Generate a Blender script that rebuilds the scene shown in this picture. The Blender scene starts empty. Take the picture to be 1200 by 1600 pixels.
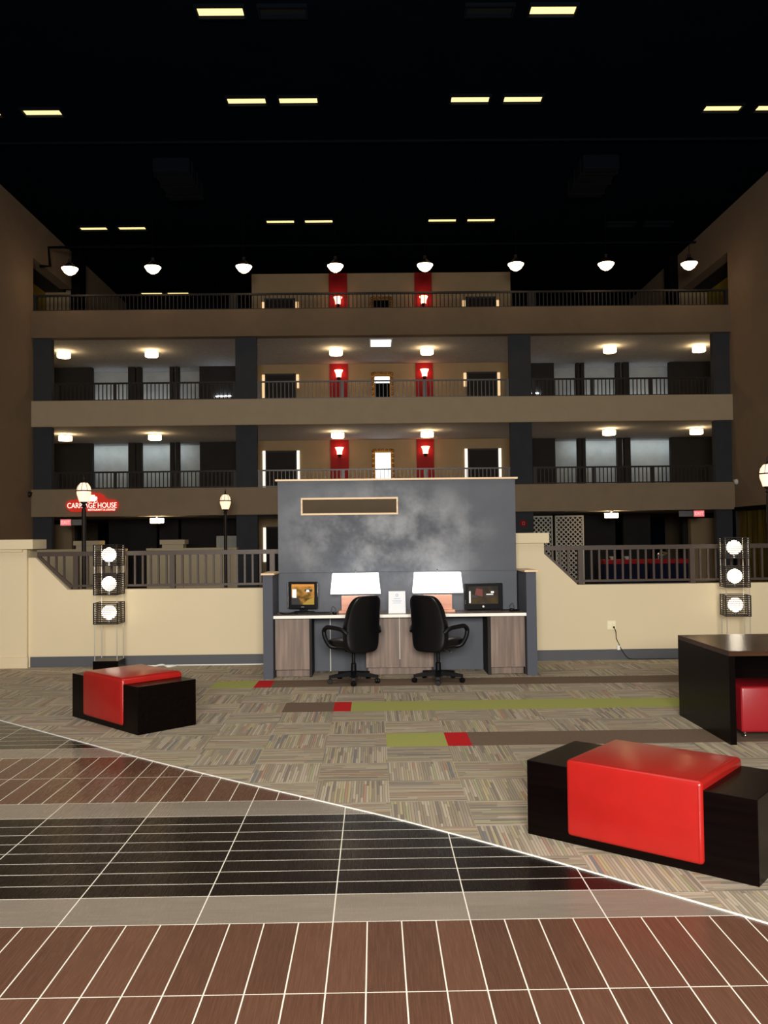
import bpy, bmesh, math, random
from mathutils import Vector, Matrix
random.seed(7)
PI = math.pi
SC = bpy.context.scene
COL = SC.collection

# ------------------------------------------------------------------ node helpers
class N:
    """small expression wrapper over shader math nodes"""
    def __init__(s, t, sock): s.t, s.s = t, sock
    def _m(s, op, *a):
        n = s.t.nodes.new('ShaderNodeMath'); n.operation = op
        for i, v in enumerate((s,) + a):
            if isinstance(v, N): s.t.links.new(v.s, n.inputs[i])
            else: n.inputs[i].default_value = v
        return N(s.t, n.outputs[0])
    def __add__(s, o): return s._m('ADD', o)
    def __sub__(s, o): return s._m('SUBTRACT', o)
    def __mul__(s, o): return s._m('MULTIPLY', o)
    def __truediv__(s, o): return s._m('DIVIDE', o)
    def floor(s): return s._m('FLOOR')
    def mod(s, o): return s._m('FLOORED_MODULO', o)
    def lt(s, o): return s._m('LESS_THAN', o)
    def gt(s, o): return s._m('GREATER_THAN', o)
    def abs(s): return s._m('ABSOLUTE')
    def max(s, o): return s._m('MAXIMUM', o)
    def min(s, o): return s._m('MINIMUM', o)
    def inv(s): return (s * -1.0) + 1.0

def mixc(t, f, a, b):
    n = t.nodes.new('ShaderNodeMix'); n.data_type = 'RGBA'
    for i, v in ((0, f), (6, a), (7, b)):
        if isinstance(v, N): t.links.new(v.s, n.inputs[i])
        elif isinstance(v, tuple): n.inputs[i].default_value = (*v, 1)
        else: n.inputs[i].default_value = v
    return N(t, n.outputs[2])
def comb(t, x, y, z=0.0):
    n = t.nodes.new('ShaderNodeCombineXYZ')
    for i, v in enumerate((x, y, z)):
        if isinstance(v, N): t.links.new(v.s, n.inputs[i])
        else: n.inputs[i].default_value = v
    return N(t, n.outputs[0])
def noise(t, vec, scale=1.0, detail=2.0, out=0):
    n = t.nodes.new('ShaderNodeTexNoise'); n.inputs['Scale'].default_value = scale; n.inputs['Detail'].default_value = detail
    if vec is not None: t.links.new(vec.s, n.inputs['Vector'])
    return N(t, n.outputs[out])
def white(t, vec, out=0):
    n = t.nodes.new('ShaderNodeTexWhiteNoise'); n.noise_dimensions = '3D'; t.links.new(vec.s, n.inputs['Vector'])
    return N(t, n.outputs[out])
def ramp(t, f, stops, const=False):
    n = t.nodes.new('ShaderNodeValToRGB'); t.links.new(f.s, n.inputs[0]); e = n.color_ramp.elements
    if const: n.color_ramp.interpolation = 'CONSTANT'
    while len(e) < len(stops): e.new(0.5)
    for i, (p, c) in enumerate(stops): e[i].position = p; e[i].color = (*c, 1)
    return N(t, n.outputs[0])

def srgb(r, g, b):
    return tuple(((c/255)/12.92 if c/255 <= .04045 else ((c/255+.055)/1.055)**2.4) for c in (r, g, b))

def newmat(name, color=(.5,.5,.5), rough=.6, metal=0, spec=.5, emis=None, es=0):
    m = bpy.data.materials.new(name); m.use_nodes = True; t = m.node_tree
    b = t.nodes['Principled BSDF']
    b.inputs['Base Color'].default_value = (*color, 1); b.inputs['Roughness'].default_value = rough
    b.inputs['Metallic'].default_value = metal; b.inputs['Specular IOR Level'].default_value = spec
    if emis: b.inputs['Emission Color'].default_value = (*emis, 1); b.inputs['Emission Strength'].default_value = es
    return m, t, b
def coords(t):
    g = t.nodes.new('ShaderNodeTexCoord'); s = t.nodes.new('ShaderNodeSeparateXYZ'); t.links.new(g.outputs['Object'], s.inputs[0])
    return N(t, g.outputs['Object']), [N(t, s.outputs[i]) for i in range(3)]
def bump(t, b, h, st=.2, d=.002):
    n = t.nodes.new('ShaderNodeBump'); n.inputs['Strength'].default_value = st; n.inputs['Distance'].default_value = d
    t.links.new(h.s, n.inputs['Height']); t.links.new(n.outputs[0], b.inputs['Normal'])

def plaster(name, c, amt=.12, scale=2.5, fine=60, rough=.8, st=.15, spec=.2):
    m, t, b = newmat(name, c, rough, spec=spec); v, _ = coords(t)
    n = noise(t, v, scale, 4); f = noise(t, v, fine, 2)
    lo = tuple(x*(1-amt) for x in c); hi = tuple(min(1, x*(1+amt)) for x in c)
    col = mixc(t, n, lo, hi); t.links.new(col.s, b.inputs['Base Color']); bump(t, b, f, st, .004)
    return m
def wood(name, a, c, axis=2, scale=1., rough=.45, spec=.4):
    m, t, b = newmat(name, a, rough, spec=spec); v, xyz = coords(t)
    k = [28., 28., 28.]; k[axis] = 1.6
    w = comb(t, xyz[0]*(k[0]*scale), xyz[1]*(k[1]*scale), xyz[2]*(k[2]*scale))
    n = noise(t, w, 1.0, 5); col = ramp(t, n, [(.3, a), (.7, c)]); t.links.new(col.s, b.inputs['Base Color'])
    bump(t, b, n, .08, .001)
    return m
def leather(name, c, rough=.33, spec=.5, coat=0):
    m, t, b = newmat(name, c, rough, spec=spec); v, _ = coords(t)
    n = noise(t, v, 220, 3); q = noise(t, v, 6, 3)
    col = mixc(t, q, tuple(x*.86 for x in c), tuple(x*1.12 for x in c)); t.links.new(col.s, b.inputs['Base Color'])
    bump(t, b, n, .25, .0015); b.inputs['Coat Weight'].default_value = coat; b.inputs['Coat Roughness'].default_value = .15
    return m
def emit(name, c, s, base=(.8,.8,.8)):
    m, t, b = newmat(name, base, .5, emis=c, es=s)
    v, _ = coords(t); n = noise(t, v, 3., 1); e = mixc(t, n, tuple(x*.93 for x in c), tuple(x*1.05 for x in c))
    t.links.new(e.s, b.inputs['Emission Color'])
    return m
def metal(name, c, rough=.3, m_=1.0):
    m, t, b = newmat(name, c, rough, m_); v, _ = coords(t); n = noise(t, v, 40, 2)
    r = n*.12 + (rough-.06); t.links.new(r.s, b.inputs['Roughness'])
    return m

M = {}
M['beige'] = plaster('beige_paint', srgb(214,198,166), .035, 1.4)
M['tan'] = plaster('tan_stucco', srgb(164,143,112), .10, 2.2, 30, .85, .3)
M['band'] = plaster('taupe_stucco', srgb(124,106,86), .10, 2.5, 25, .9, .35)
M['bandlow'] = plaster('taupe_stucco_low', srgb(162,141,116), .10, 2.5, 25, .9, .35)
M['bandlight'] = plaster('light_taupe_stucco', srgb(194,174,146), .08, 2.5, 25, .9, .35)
M['pier'] = plaster('charcoal_stucco', srgb(66,68,72), .16, 3., 40, .85, .3)
M['dark'] = plaster('dark_panel', srgb(44,42,42), .2, 3.)
M['black'] = plaster('black_paint', (.003,.0035,.005), .2, 2., spec=.05)
M['soffit'] = plaster('grey_popcorn_soffit', srgb(176,176,178), .25, 9., 90, .95, .6)
M['ceil'] = plaster('midnight_ceiling', (.0024,.0056,.0105), .25, 1., 8, spec=.0)
M['duct'] = plaster('midnight_metal', (.0032,.0062,.011), .2, 1., spec=.1)
M['pale'] = plaster('pale_grey_stucco', srgb(168,172,170), .2, 3.5, 60, .9, .4)
M['red'] = plaster('red_paint', srgb(150,22,26), .06, 3., rough=.6)
M['slate'] = None
M['rail'] = metal('bronze_rail', srgb(70,58,51), .45, .25)
M['raildark'] = metal('dark_rail', srgb(34,27,23), .5, .1)
M['railblack'] = metal('black_rail', srgb(16,12,11), .6, 0)
M['railgrey'] = metal('grey_rail', srgb(96,92,90), .4, .5)
M['basegrey'] = plaster('grey_base', srgb(84,86,90), .07, 5, 60, .5)
M['white'] = plaster('white_plastic', srgb(235,233,225), .02, 5, rough=.4)
M['ivory'] = plaster('ivory_plastic', srgb(240,228,190), .02, 5, rough=.4)
M['blackplastic'] = leather('black_plastic', (.004,.004,.005), .42, .22)
M['blackleather'] = leather('black_leather', (.0035,.0035,.0045), .34, .32)
M['redleather'] = leather('red_leather', srgb(160,26,22), .32, .35, .2)
M['wineleather'] = leather('wine_leather', srgb(150,24,32), .32, .5, .2)
M['espresso'] = wood('espresso_wood', (.0014,.0006,.0006), (.0034,.0015,.0013), 0, 1, .3, .10)
M['espressosheen'] = wood('espresso_top_sheen', (.026,.011,.005), (.060,.026,.012), 0, 1, .2, .5)  # base colour warmed and lightened to paint in the lamp globe's orange reflection
M['cabwood'] = wood('grey_brown_laminate', srgb(100,84,76), srgb(142,120,106), 2, .8, .5)
M['pine'] = wood('pale_oak_cap', srgb(214,180,140), srgb(240,212,176), 0, .6, .5)
M['desktop'] = wood('desk_top_laminate', srgb(90,76,70), srgb(120,102,92), 0, .8, .3)
M['deskedge'] = plaster('white_edge_band', srgb(250,246,236), .01, 4, rough=.5)
M['chrome'] = metal('chrome', (.75,.75,.76), .18)
M['steel'] = metal('brushed_steel', (.55,.56,.58), .35)
M['rodmetal'] = metal('pale_rod', (.50,.47,.42), .4, .7)
M['slat'] = wood('dark_slat', (.007,.0038,.0026), (.018,.010,.006), 0, 1, .5, .2)
M['gold'] = metal('antique_gold', srgb(150,104,44), .4, .7)
M['copper'] = wood('rosy_copper_block', srgb(206,138,112), srgb(232,168,140), 0, .5, .35)
M['globe'] = emit('globe_glow', (1, .86, .66), 9.)
M['shade'] = emit('shade_glow', (1, .97, .90), 1.35)
M['drum'] = emit('drum_glow', (1, .68, .33), 20.)
M['bowl'] = emit('bowl_glow', (1, .66, .38), 12.)
M['fluor'] = emit('fluorescent_glow', (1, .70, .27), 1.6)
M['fluoroff'] = plaster('unlit_diffuser', (.012,.016,.02), .1, 3)
M['post_globe'] = emit('frosted_lantern_glow', (1, .66, .42), 1.25)
M['sconce'] = emit('sconce_glow', (1, .38, .22), 6.)
M['coolpane'] = emit('cool_window_glow', (.92, .97, 1), 3.5)
M['coolpane2'] = emit('pale_sidelight_glow', (1, .96, .82), 1.0)
M['warmpane'] = emit('warm_sidelight_glow', (1, .62, .28), .9)
M['coolstrip'] = emit('cool_strip_glow', (.80, .92, 1), 26.)
M['exit'] = emit('exit_glow', (1, .05, .08), .9)
M['signred'] = emit('sign_red_glow', (.75, .035, .015), .55, srgb(190,30,20))
M['signwhite'] = emit('sign_letter_glow', (1, .82, .68), 1.4)
M['signpink'] = emit('exit_letter_glow', (1, .55, .5), 1.)
M['sidewall'] = plaster('brown_stucco', srgb(140,122,102), .10, 2.2, 30, .85, .3)
M['curtain'] = wood('mustard_curtain', srgb(84,70,16), srgb(128,106,30), 2, .5, .8)
M['yellow'] = plaster('olive_yellow_paint', srgb(150,130,40), .1)
M['brownwood'] = wood('brown_door_wood', srgb(70,40,24), srgb(96,56,34), 2, .6, .5)
M['lattice'] = plaster('white_lattice_paint', srgb(205,200,188), .05)
M['bluecloth'] = plaster('navy_cloth', srgb(16,20,46), .15)
M['redcloth'] = plaster('red_cloth', srgb(160,28,34), .12)
M['paper'] = plaster('white_paper', srgb(246,248,252), .01)
M['paperink'] = plaster('pale_blue_ink', srgb(176,196,220), .02)
M['greenleaf'] = plaster('plant_green', srgb(40,60,28), .3)

def mk_slate():
    m, t, b = newmat('brushed_slate_paint', srgb(80,86,98), .7, spec=.3); v, xyz = coords(t)
    n1 = noise(t, v, 1.3, 5); w = noise(t, v, 3.2, 8); f = noise(t, v, 18, 5)
    # wiped chalk smudges, denser about the middle of the tall panel
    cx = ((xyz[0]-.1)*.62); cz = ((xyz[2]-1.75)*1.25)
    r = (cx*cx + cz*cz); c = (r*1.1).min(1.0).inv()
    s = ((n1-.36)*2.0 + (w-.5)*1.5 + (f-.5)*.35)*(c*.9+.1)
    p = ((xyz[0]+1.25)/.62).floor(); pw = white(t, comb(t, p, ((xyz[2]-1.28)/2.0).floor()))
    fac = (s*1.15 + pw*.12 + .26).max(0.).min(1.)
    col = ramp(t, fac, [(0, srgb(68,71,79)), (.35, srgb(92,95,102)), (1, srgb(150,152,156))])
    t.links.new(col.s, b.inputs['Base Color']); bump(t, b, f, .1, .002)
    return m
M['slate'] = mk_slate()
M['slateplain'] = plaster('slate_paint', srgb(80,83,92), .08, 3., 50, .7)

def mk_tile():
    m, t, b = newmat('plank_tile_floor', (.1,.06,.04), .28, spec=.2); v, (X, Y, Z_) = coords(t)
    S = .6132
    P = 3.066          # full repeat of bands in depth
    u = (Y - 3.972).mod(P)
    k = u.lt(S/2); dk = u.gt(S/2)*u.lt(S*2.5); k2 = u.gt(S*2.5)*u.lt(S*3); br = u.gt(S*3)
    grey = k.max(k2)
    xm = (X + .205).mod(S); g = .0029
    gx = xm.lt(g).max(xm.gt(S-g))                               # 24 inch joints everywhere
    xb = (X + .205).mod(S/4); gb = (xb.lt(g).max(xb.gt(S/4-g)))*br   # 6 inch joints in brown rows
    yb = (Y - 3.972).mod(S); gy = (yb.lt(g).max(yb.gt(S-g)))*br
    yh = (Y - 3.972 - S/2).mod(S/4); gd = (yh.lt(g).max(yh.gt(S/4-g)))*dk
    e = g
    def near(val): return (u-val).abs().lt(e)
    gband = near(0.).max(near(S/2)).max(near(S*2.5)).max(near(S*3)).max(u.gt(P-e))
    grout = gx.max(gb).max(gy).max(gd).max(gband)
    # grain
    gv = noise(t, comb(t, X*150., Y*5.), 1., 3); gh = noise(t, comb(t, X*5., Y*170.), 1., 3)
    tb = white(t, comb(t, ((X+.205)/(S/4)).floor(), ((Y-3.972)/S).floor(), 3.))
    td = white(t, comb(t, ((X+.205)/S).floor(), ((Y-3.972)/(S/4)).floor(), 5.))
    brown = mixc(t, gv*.75 + tb*.25, srgb(68,45,36), srgb(120,84,66))
    dark = mixc(t, gh*.7 + td*.3, srgb(17,13,11), srgb(38,31,27))
    gry = mixc(t, gh*.8 + td*.2, srgb(104,94,84), srgb(160,148,134))
    c = mixc(t, br, dark, brown); c = mixc(t, grey, c, gry); c = mixc(t, grout, c, srgb(236,230,216))
    t.links.new(c.s, b.inputs['Base Color'])
    r = grout*.45 + .22 + gv*.1; t.links.new(r.s, b.inputs['Roughness'])
    bump(t, b, grout.inv(), .35, .002)
    return m
M['tile'] = mk_tile()

def mk_carpet():
    m, t, b = newmat('striped_carpet_tile', (.3,.28,.24), .95, spec=.1); v, (X, Y, Z_) = coords(t)
    T = .5
    ix = ((X-.08)/T).floor(); iy = ((Y-.23)/T).floor()
    chk = (ix+iy).mod(2.)
    def stripes(a, along):
        fr = 56.
        w = a*fr + noise(t, comb(t, along*3., a*30.), 1., 1)*.5
        i = w.floor(); j = (along*2.2 + white(t, comb(t, i, ix, iy))*9.).floor()
        wn = white(t, comb(t, i, ix + j*.37, iy*1.7 + 2.))
        gap = w.mod(1.).lt(.22)
        return wn, gap
    w1, g1 = stripes(X, Y); w2, g2 = stripes(Y, X)
    stops = [(0, srgb(156,143,124)), (.16, srgb(172,158,138)), (.34, srgb(190,176,156)), (.58, srgb(160,149,132)), (.74, srgb(184,170,134)), (.83, srgb(136,126,116)), (.90, srgb(178,142,122)), (.95, srgb(166,166,130)), (.98, srgb(128,128,130))]
    c1 = mixc(t, g1*.6, ramp(t, w1, stops, True), srgb(98,90,78)); c2 = mixc(t, g2*.6, ramp(t, w2, stops, True), srgb(98,90,78))
    base = mixc(t, chk, c1, c2)
    tv = white(t, comb(t, ix, iy, 9.)); base = mixc(t, tv*.18, base, srgb(110,102,90))
    f = noise(t, comb(t, X*40., Y*220.), 1., 3)
    green = mixc(t, f, srgb(146,148,76), srgb(172,172,104)); red = mixc(t, f, srgb(170,26,30), srgb(200,40,42)); brn = mixc(t, f, srgb(92,76,62), srgb(128,108,92))
    def row(y0, y1): return Y.gt(y0)*Y.lt(y1)
    r3 = row(7.23, 7.73); r2 = row(8.73, 9.23); r1 = row(10.19, 10.69)
    G = r3*X.gt(.08)*X.lt(.585); G = G.max(r2*X.gt(-.255)); G = G.max(r1*X.gt(-1.925)*X.lt(-1.42))
    R = r3*X.gt(.585)*X.lt(.785); R = R.max(r2*X.gt(-.43)*X.lt(-.255)); R = R.max(r1*X.gt(-1.42)*X.lt(-1.225))
    B = r3*X.gt(.785); B = B.max(r2*X.gt(-.94)*X.lt(-.43)); B = B.max(r1*X.gt(-1.225))
    c = mixc(t, G, base, green); c = mixc(t, R, c, red); c = mixc(t, B, c, brn)
    t.links.new(c.s, b.inputs['Base Color'])
    h = noise(t, v, 260., 2); bump(t, b, h, .5, .004)
    return m
M['carpet'] = mk_carpet()

# ------------------------------------------------------------------ mesh helpers
def bx(bm, x0, x1, y0, y1, z0, z1):
    vs = [bm.verts.new((x, y, z)) for x in (x0, x1) for y in (y0, y1) for z in (z0, z1)]
    for f in ((0,1,3,2),(4,6,7,5),(0,4,5,1),(2,3,7,6),(0,2,6,4),(1,5,7,3)): bm.faces.new([vs[i] for i in f])
    return vs
def rbox(bm, x0, x1, y0, y1, z0, z1, r=.01, seg=2):
    vs = bx(bm, x0, x1, y0, y1, z0, z1)
    es = list({e for v in vs for e in v.link_edges})
    bmesh.ops.bevel(bm, geom=es, offset=r, segments=seg, profile=.5, affect='EDGES')
def tube(bm, pts, r, seg=10, caps=True):
    pts = [Vector(p) for p in pts]; rings = []
    rr = r if isinstance(r, (list, tuple)) else [r]*len(pts)
    up = None
    for i, p in enumerate(pts):
        d = (pts[min(i+1, len(pts)-1)] - pts[max(i-1, 0)]).normalized()
        if up is None:
            up = Vector((0,0,1)) if abs(d.z) < .9 else Vector((1,0,0))
        a = d.cross(up).normalized(); up = a.cross(d).normalized()
        rings.append([bm.verts.new(p + (a*math.cos(2*PI*k/seg) + up*math.sin(2*PI*k/seg))*rr[i]) for k in range(seg)])
    for A, B in zip(rings, rings[1:]):
        for k in range(seg): bm.faces.new((A[k], A[(k+1) % seg], B[(k+1) % seg], B[k]))
    if caps: bm.faces.new(rings[0][::-1]); bm.faces.new(rings[-1])
def lathe(bm, prof, seg=24, c=(0,0,0)):
    rings = []
    for r, z in prof:
        if r < 1e-5: rings.append([bm.verts.new((c[0], c[1], c[2]+z))])
        else: rings.append([bm.verts.new((c[0]+r*math.cos(2*PI*k/seg), c[1]+r*math.sin(2*PI*k/seg), c[2]+z)) for k in range(seg)])
    for A, B in zip(rings, rings[1:]):
        for k in range(seg):
            a = [A[k % len(A)], A[(k+1) % len(A)], B[(k+1) % len(B)], B[k % len(B)]]
            u = []
            for q in a:
                if q not in u: u.append(q)
            if len(u) > 2: bm.faces.new(u)
def prism(bm, poly, y0, y1):   # polygon in xz extruded along y
    a = [bm.verts.new((x, y0, z)) for x, z in poly]; b = [bm.verts.new((x, y1, z)) for x, z in poly]
    bm.faces.new(a); bm.faces.new(b[::-1]); n = len(a)
    for i in range(n): bm.faces.new((a[i], b[i], b[(i+1) % n], a[(i+1) % n]))
def superell(bm, rx, ry, rz, e1=.4, e2=.4, c=(0,0,0), nu=32, nv=16, fn=None):
    def sp(w, e): return math.copysign(abs(w)**e, w)
    prof = []
    for j in range(nv+1):
        a = -PI/2 + PI*j/nv; row = []
        for i in range(nu):
            t = 2*PI*i/nu
            p = Vector((rx*sp(math.cos(a), e1)*sp(math.cos(t), e2), ry*sp(math.cos(a), e1)*sp(math.sin(t), e2), rz*sp(math.sin(a), e1)))
            if fn: p = fn(p)
            row.append(p + Vector(c))
        prof.append(row)
    bot = bm.verts.new(sum(prof[0], Vector())/nu); top = bm.verts.new(sum(prof[-1], Vector())/nu)
    R = [[bm.verts.new(p) for p in r] for r in prof[1:-1]]
    for k in range(nu):
        bm.faces.new((bot, R[0][(k+1) % nu], R[0][k])); bm.faces.new((top, R[-1][k], R[-1][(k+1) % nu]))
        for A, B in zip(R, R[1:]): bm.faces.new((A[k], A[(k+1) % nu], B[(k+1) % nu], B[k]))

def obj(name, fn, m, parent=None, smooth=False, label=None, loc=None, rotz=None):
    bm = bmesh.new(); fn(bm)
    bmesh.ops.recalc_face_normals(bm, faces=bm.faces)
    me = bpy.data.meshes.new(name); bm.to_mesh(me); bm.free()
    if smooth:
        me.shade_smooth()
        try: me.set_sharp_from_angle(angle=math.radians(40))
        except Exception: pass
    me.materials.append(M[m] if isinstance(m, str) else m)
    o = bpy.data.objects.new(name, me); COL.objects.link(o)
    if parent: o.parent = parent
    if label: o['label'] = label
    if loc: o.location = loc
    if rotz is not None: o.rotation_euler[2] = rotz
    return o
def struct(name, fn, m, **k):
    o = obj(name, fn, m, **k); o['kind'] = 'structure'; return o
def sbox(name, m, *b, parent=None): return struct(name, lambda bm: bx(bm, *b), m) if parent is None else obj(name, lambda bm: bx(bm, *b), m, parent)
def tag(o, label, cat, group=None):
    o['label'] = label; o['category'] = cat
    if group: o['group'] = group
    return o
def thing(name, label, cat, loc=(0,0,0), rotz=0, group=None):
    o = bpy.data.objects.new(name, None); o.empty_display_size = .1; COL.objects.link(o)
    o.location = loc; o.rotation_euler[2] = rotz
    return tag(o, label, cat, group)
def dup(root, loc, rotz=None, label=None, group=None):
    r = root.copy(); COL.objects.link(r); r.location = loc
    if rotz is not None: r.rotation_euler[2] = rotz
    if label: r['label'] = label
    if group: r['group'] = group
    for ch in list(root.children):
        c = ch.copy(); COL.objects.link(c); c.parent = r
        for g in list(ch.children):
            d = g.copy(); COL.objects.link(d); d.parent = c
    return r
def boxes(*bs):
    def f(bm):
        for b in bs: bx(bm, *b)
    return f
def text_obj(name, body, size, m, parent, loc, rot=(PI/2,0,0), ext=.004, align='CENTER', sx=1.):
    cu = bpy.data.curves.new(name, 'FONT'); cu.body = body; cu.size = size; cu.extrude = ext; cu.align_x = align; cu.align_y = 'CENTER'
    o = bpy.data.objects.new(name, cu)
    me = bpy.data.meshes.new_from_object(o); bpy.data.objects.remove(o)
    me.materials.clear(); me.materials.append(M[m])
    q = bpy.data.objects.new(name, me); COL.objects.link(q); q.parent = parent; q.location = loc; q.rotation_euler = rot; q.scale = (sx,1,1)
    return q

# ------------------------------------------------------------------ floor
edge = [(-12, 12.3), (-9.0, 12.3), (-6.2, 10.65), (-4.75, 9.50), (-3.62, 8.53), (-2.66, 7.69), (-1.88, 7.0), (-1.13, 6.38), (-.40, 5.80), (.04, 5.45), (.41, 5.125), (.66, 4.90), (1.02, 4.56), (1.28, 4.305), (1.59, 4.0), (1.82, 3.75), (2.3, 3.2), (3.0, 2.3), (3.9, 1.0), (4.6, -.4), (5.6, -3)]
def smooth_path(p, n=5):
    out = []
    for i in range(len(p)-1):
        a, b, c, d = (Vector(p[max(i-1,0)]), Vector(p[i]), Vector(p[i+1]), Vector(p[min(i+2,len(p)-1)]))
        for k in range(n):
            s = k/n
            out.append(.5*((2*b) + (c-a)*s + (2*a-5*b+4*c-d)*s*s + (3*b-a-3*c+d)*s**3))
    out.append(Vector(p[-1])); return out
EP = [edge[0]] + [tuple(v) for v in smooth_path(edge[1:])]
sbox('floor', 'tile', -12, 12.7, -3, 12.3, -.1, 0)
def carpet(bm):
    top = [bm.verts.new((x, y, .004)) for x, y in EP] + [bm.verts.new((12.7, -3, .004)), bm.verts.new((12.7, 12.3, .004))]
    f = bm.faces.new(top)
    r = bmesh.ops.extrude_face_region(bm, geom=[f]); 
    for v in [g for g in r['geom'] if isinstance(g, bmesh.types.BMVert)]: v.co.z -= .0035
struct('floor_carpet', carpet, 'carpet')
def trimstrip(bm):
    P = [Vector(p) for p in EP[1:]]; L = []; R_ = []
    for i, p in enumerate(P):
        d = (P[min(i+1,len(P)-1)] - P[max(i-1,0)]).normalized(); n = Vector((-d.y, d.x))*.0038
        L.append(bm.verts.new((*(p+n), .0065))); R_.append(bm.verts.new((*(p-n), .0065)))
    for i in range(len(P)-1): bm.faces.new((L[i], L[i+1], R_[i+1], R_[i]))
    r = bmesh.ops.extrude_face_region(bm, geom=list(bm.faces))
    for v in [g for g in r['geom'] if isinstance(g, bmesh.types.BMVert)]: v.co.z -= .0062
struct('trim_edge', trimstrip, 'white')
sbox('floor_far', 'dark', -13, 13.5, 12.3, 38.4, -.1, -.002)

# ------------------------------------------------------------------ atrium shell
struct('ceiling', boxes((-13, 13.5, -3, 38.5, 12.1, 12.4), *[]), 'ceil')
XL, XR = -10.73, 11.40
struct('wall_left', boxes((XL-.4, XL, -3, 27.7, 0, 12.1), (XL-.4, XL, 27.7, 31.2, 10.74, 12.1), (XL-.4, XL, 31.8, 38.2, 8.4, 12.1)), 'sidewall')
struct('wall_right', boxes((XR, XR+.4, -3, 16.0, 0, 12.1), (XR, XR+.4, 16.0, 27.7, 2.55, 12.1), (XR, XR+.4, 27.7, 32.2, 10.74, 12.1), (XR, XR+.4, 32.8, 38.2, 8.4, 12.1)), 'sidewall')
# side corridors on the top floor
sbox('wall_corridor_left', 'yellow', -12.0, -11.8, 27.7, 31.6, 8.4, 10.74)
sbox('wall_corridor_right', 'yellow', 12.5, 12.7, 27.7, 32.4, 8.4, 10.74)
sbox('wall_corridor_end_left', 'tan', -11.8, XL, 31.6, 31.8, 8.4, 10.74)
sbox('wall_corridor_end_right', 'tan', XR, 12.5, 32.3, 32.5, 8.4, 10.74)
sbox('ceiling_corridor_left', 'dark', -12.0, XL-.4, 27.7, 31.6, 10.74, 10.9)
sbox('ceiling_corridor_right', 'dark', XR+.4, 12.7, 27.7, 32.3, 10.74, 10.9)
sbox('wall_top_pier', 'black', XL-.02, XL+.32, 31.2, 31.8, 8.4, 12.1)
sbox('wall_top_pier', 'black', XR-.32, XR+.02, 32.2, 32.8, 8.4, 12.1)
sbox('wall_far', 'ceil', -13, 13.5, 38.2, 38.4, 0, 12.1)
# gallery slabs and parapets
X0, X1 = -10.86, 11.52
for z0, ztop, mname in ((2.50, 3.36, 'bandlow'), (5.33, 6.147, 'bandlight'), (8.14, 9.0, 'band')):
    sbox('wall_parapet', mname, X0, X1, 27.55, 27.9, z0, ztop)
    sbox('ceiling_gallery', 'soffit', -12.2, 12.9, 27.9, 38.2, z0+.005, z0+.28)
for z0, z1 in ((-.1, 2.50), (2.78, 5.33), (5.61, 8.14)):
    for a, b in ((X0, -10.15), (-4.35, -3.68), (4.35, 5.04), (10.86, X1)):
        sbox('wall_pier', 'pier', a, b, 27.70, 27.92, z0, z1)
    sbox('wall_gallery_end', 'tan', -12.2, -12.0, 27.9, 38.2, z0, z1)
    sbox('wall_gallery_end', 'tan', 12.7, 12.9, 27.9, 38.2, z0, z1)
# back walls of middle bay, with an opening for the framed pane
for z0, z1 in ((0, 2.50), (2.78, 5.33), (5.61, 8.14), (8.4, 11.5)):
    sbox('wall_gallery_back', 'tan', -4.42, 5.13, 32.1, 32.4, z0, z1)
    for a, b in ((-1.58, -.90), (1.58, 2.22)):
        if z0 > 0: sbox('trim_red_panel', 'red', a, b, 32.07, 32.1, z0, z1)
# side bays: dark returns at Y 32.3, pale lit wall further back
for z0, z1 in ((2.78, 5.33), (5.61, 8.14)):
    for a, b in ((-12.0, -10.36), (-9.03, -8.78), (-8.72, -8.55), (-7.50, -7.36), (-7.30, -7.16), (-6.40, -4.45), (5.15, 6.73), (7.57, 7.68), (7.74, 7.86), (9.05, 9.22), (9.30, 9.53), (11.04, 12.7)):
        sbox('wall_gallery_return', 'dark', a, b, 32.3, 32.55, z0, z1)
    sbox('wall_back_left', 'pale', -12.0, -6.3, 33.3, 33.5, z0, z1)
    sbox('wall_back_right', 'pale', 6.5, 12.7, 33.3, 33.5, z0, z1)
def striplight(x0, x1, y, z, label):
    t = thing('strip_light', label, 'light', ((x0+x1)/2, y, z)); w = (x1-x0)/2
    obj('housing', lambda bm: bx(bm, -w, w, -.06, .06, -.03, .03), 'steel', t)
    if z < 5.5: obj('valance', lambda bm: bx(bm, -w-.1, w+.1, -.3, -.27, -.19, .03), 'dark', t)
    obj('tube', lambda bm: tube(bm, [(-w+.03, -.0, -.05 if z > 4.5 and z < 5.5 else .05), (w-.03, 0, -.05 if z > 4.5 and z < 5.5 else .05)], .02, 8), 'coolstrip', t)
striplight(-5.85, -5.2, 32.24, 6.96, 'white strip light low on the dark wall, third level, left bay')
striplight(5.85, 6.2, 32.24, 6.96, 'white strip light low on the dark wall, third level, right bay')

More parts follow.
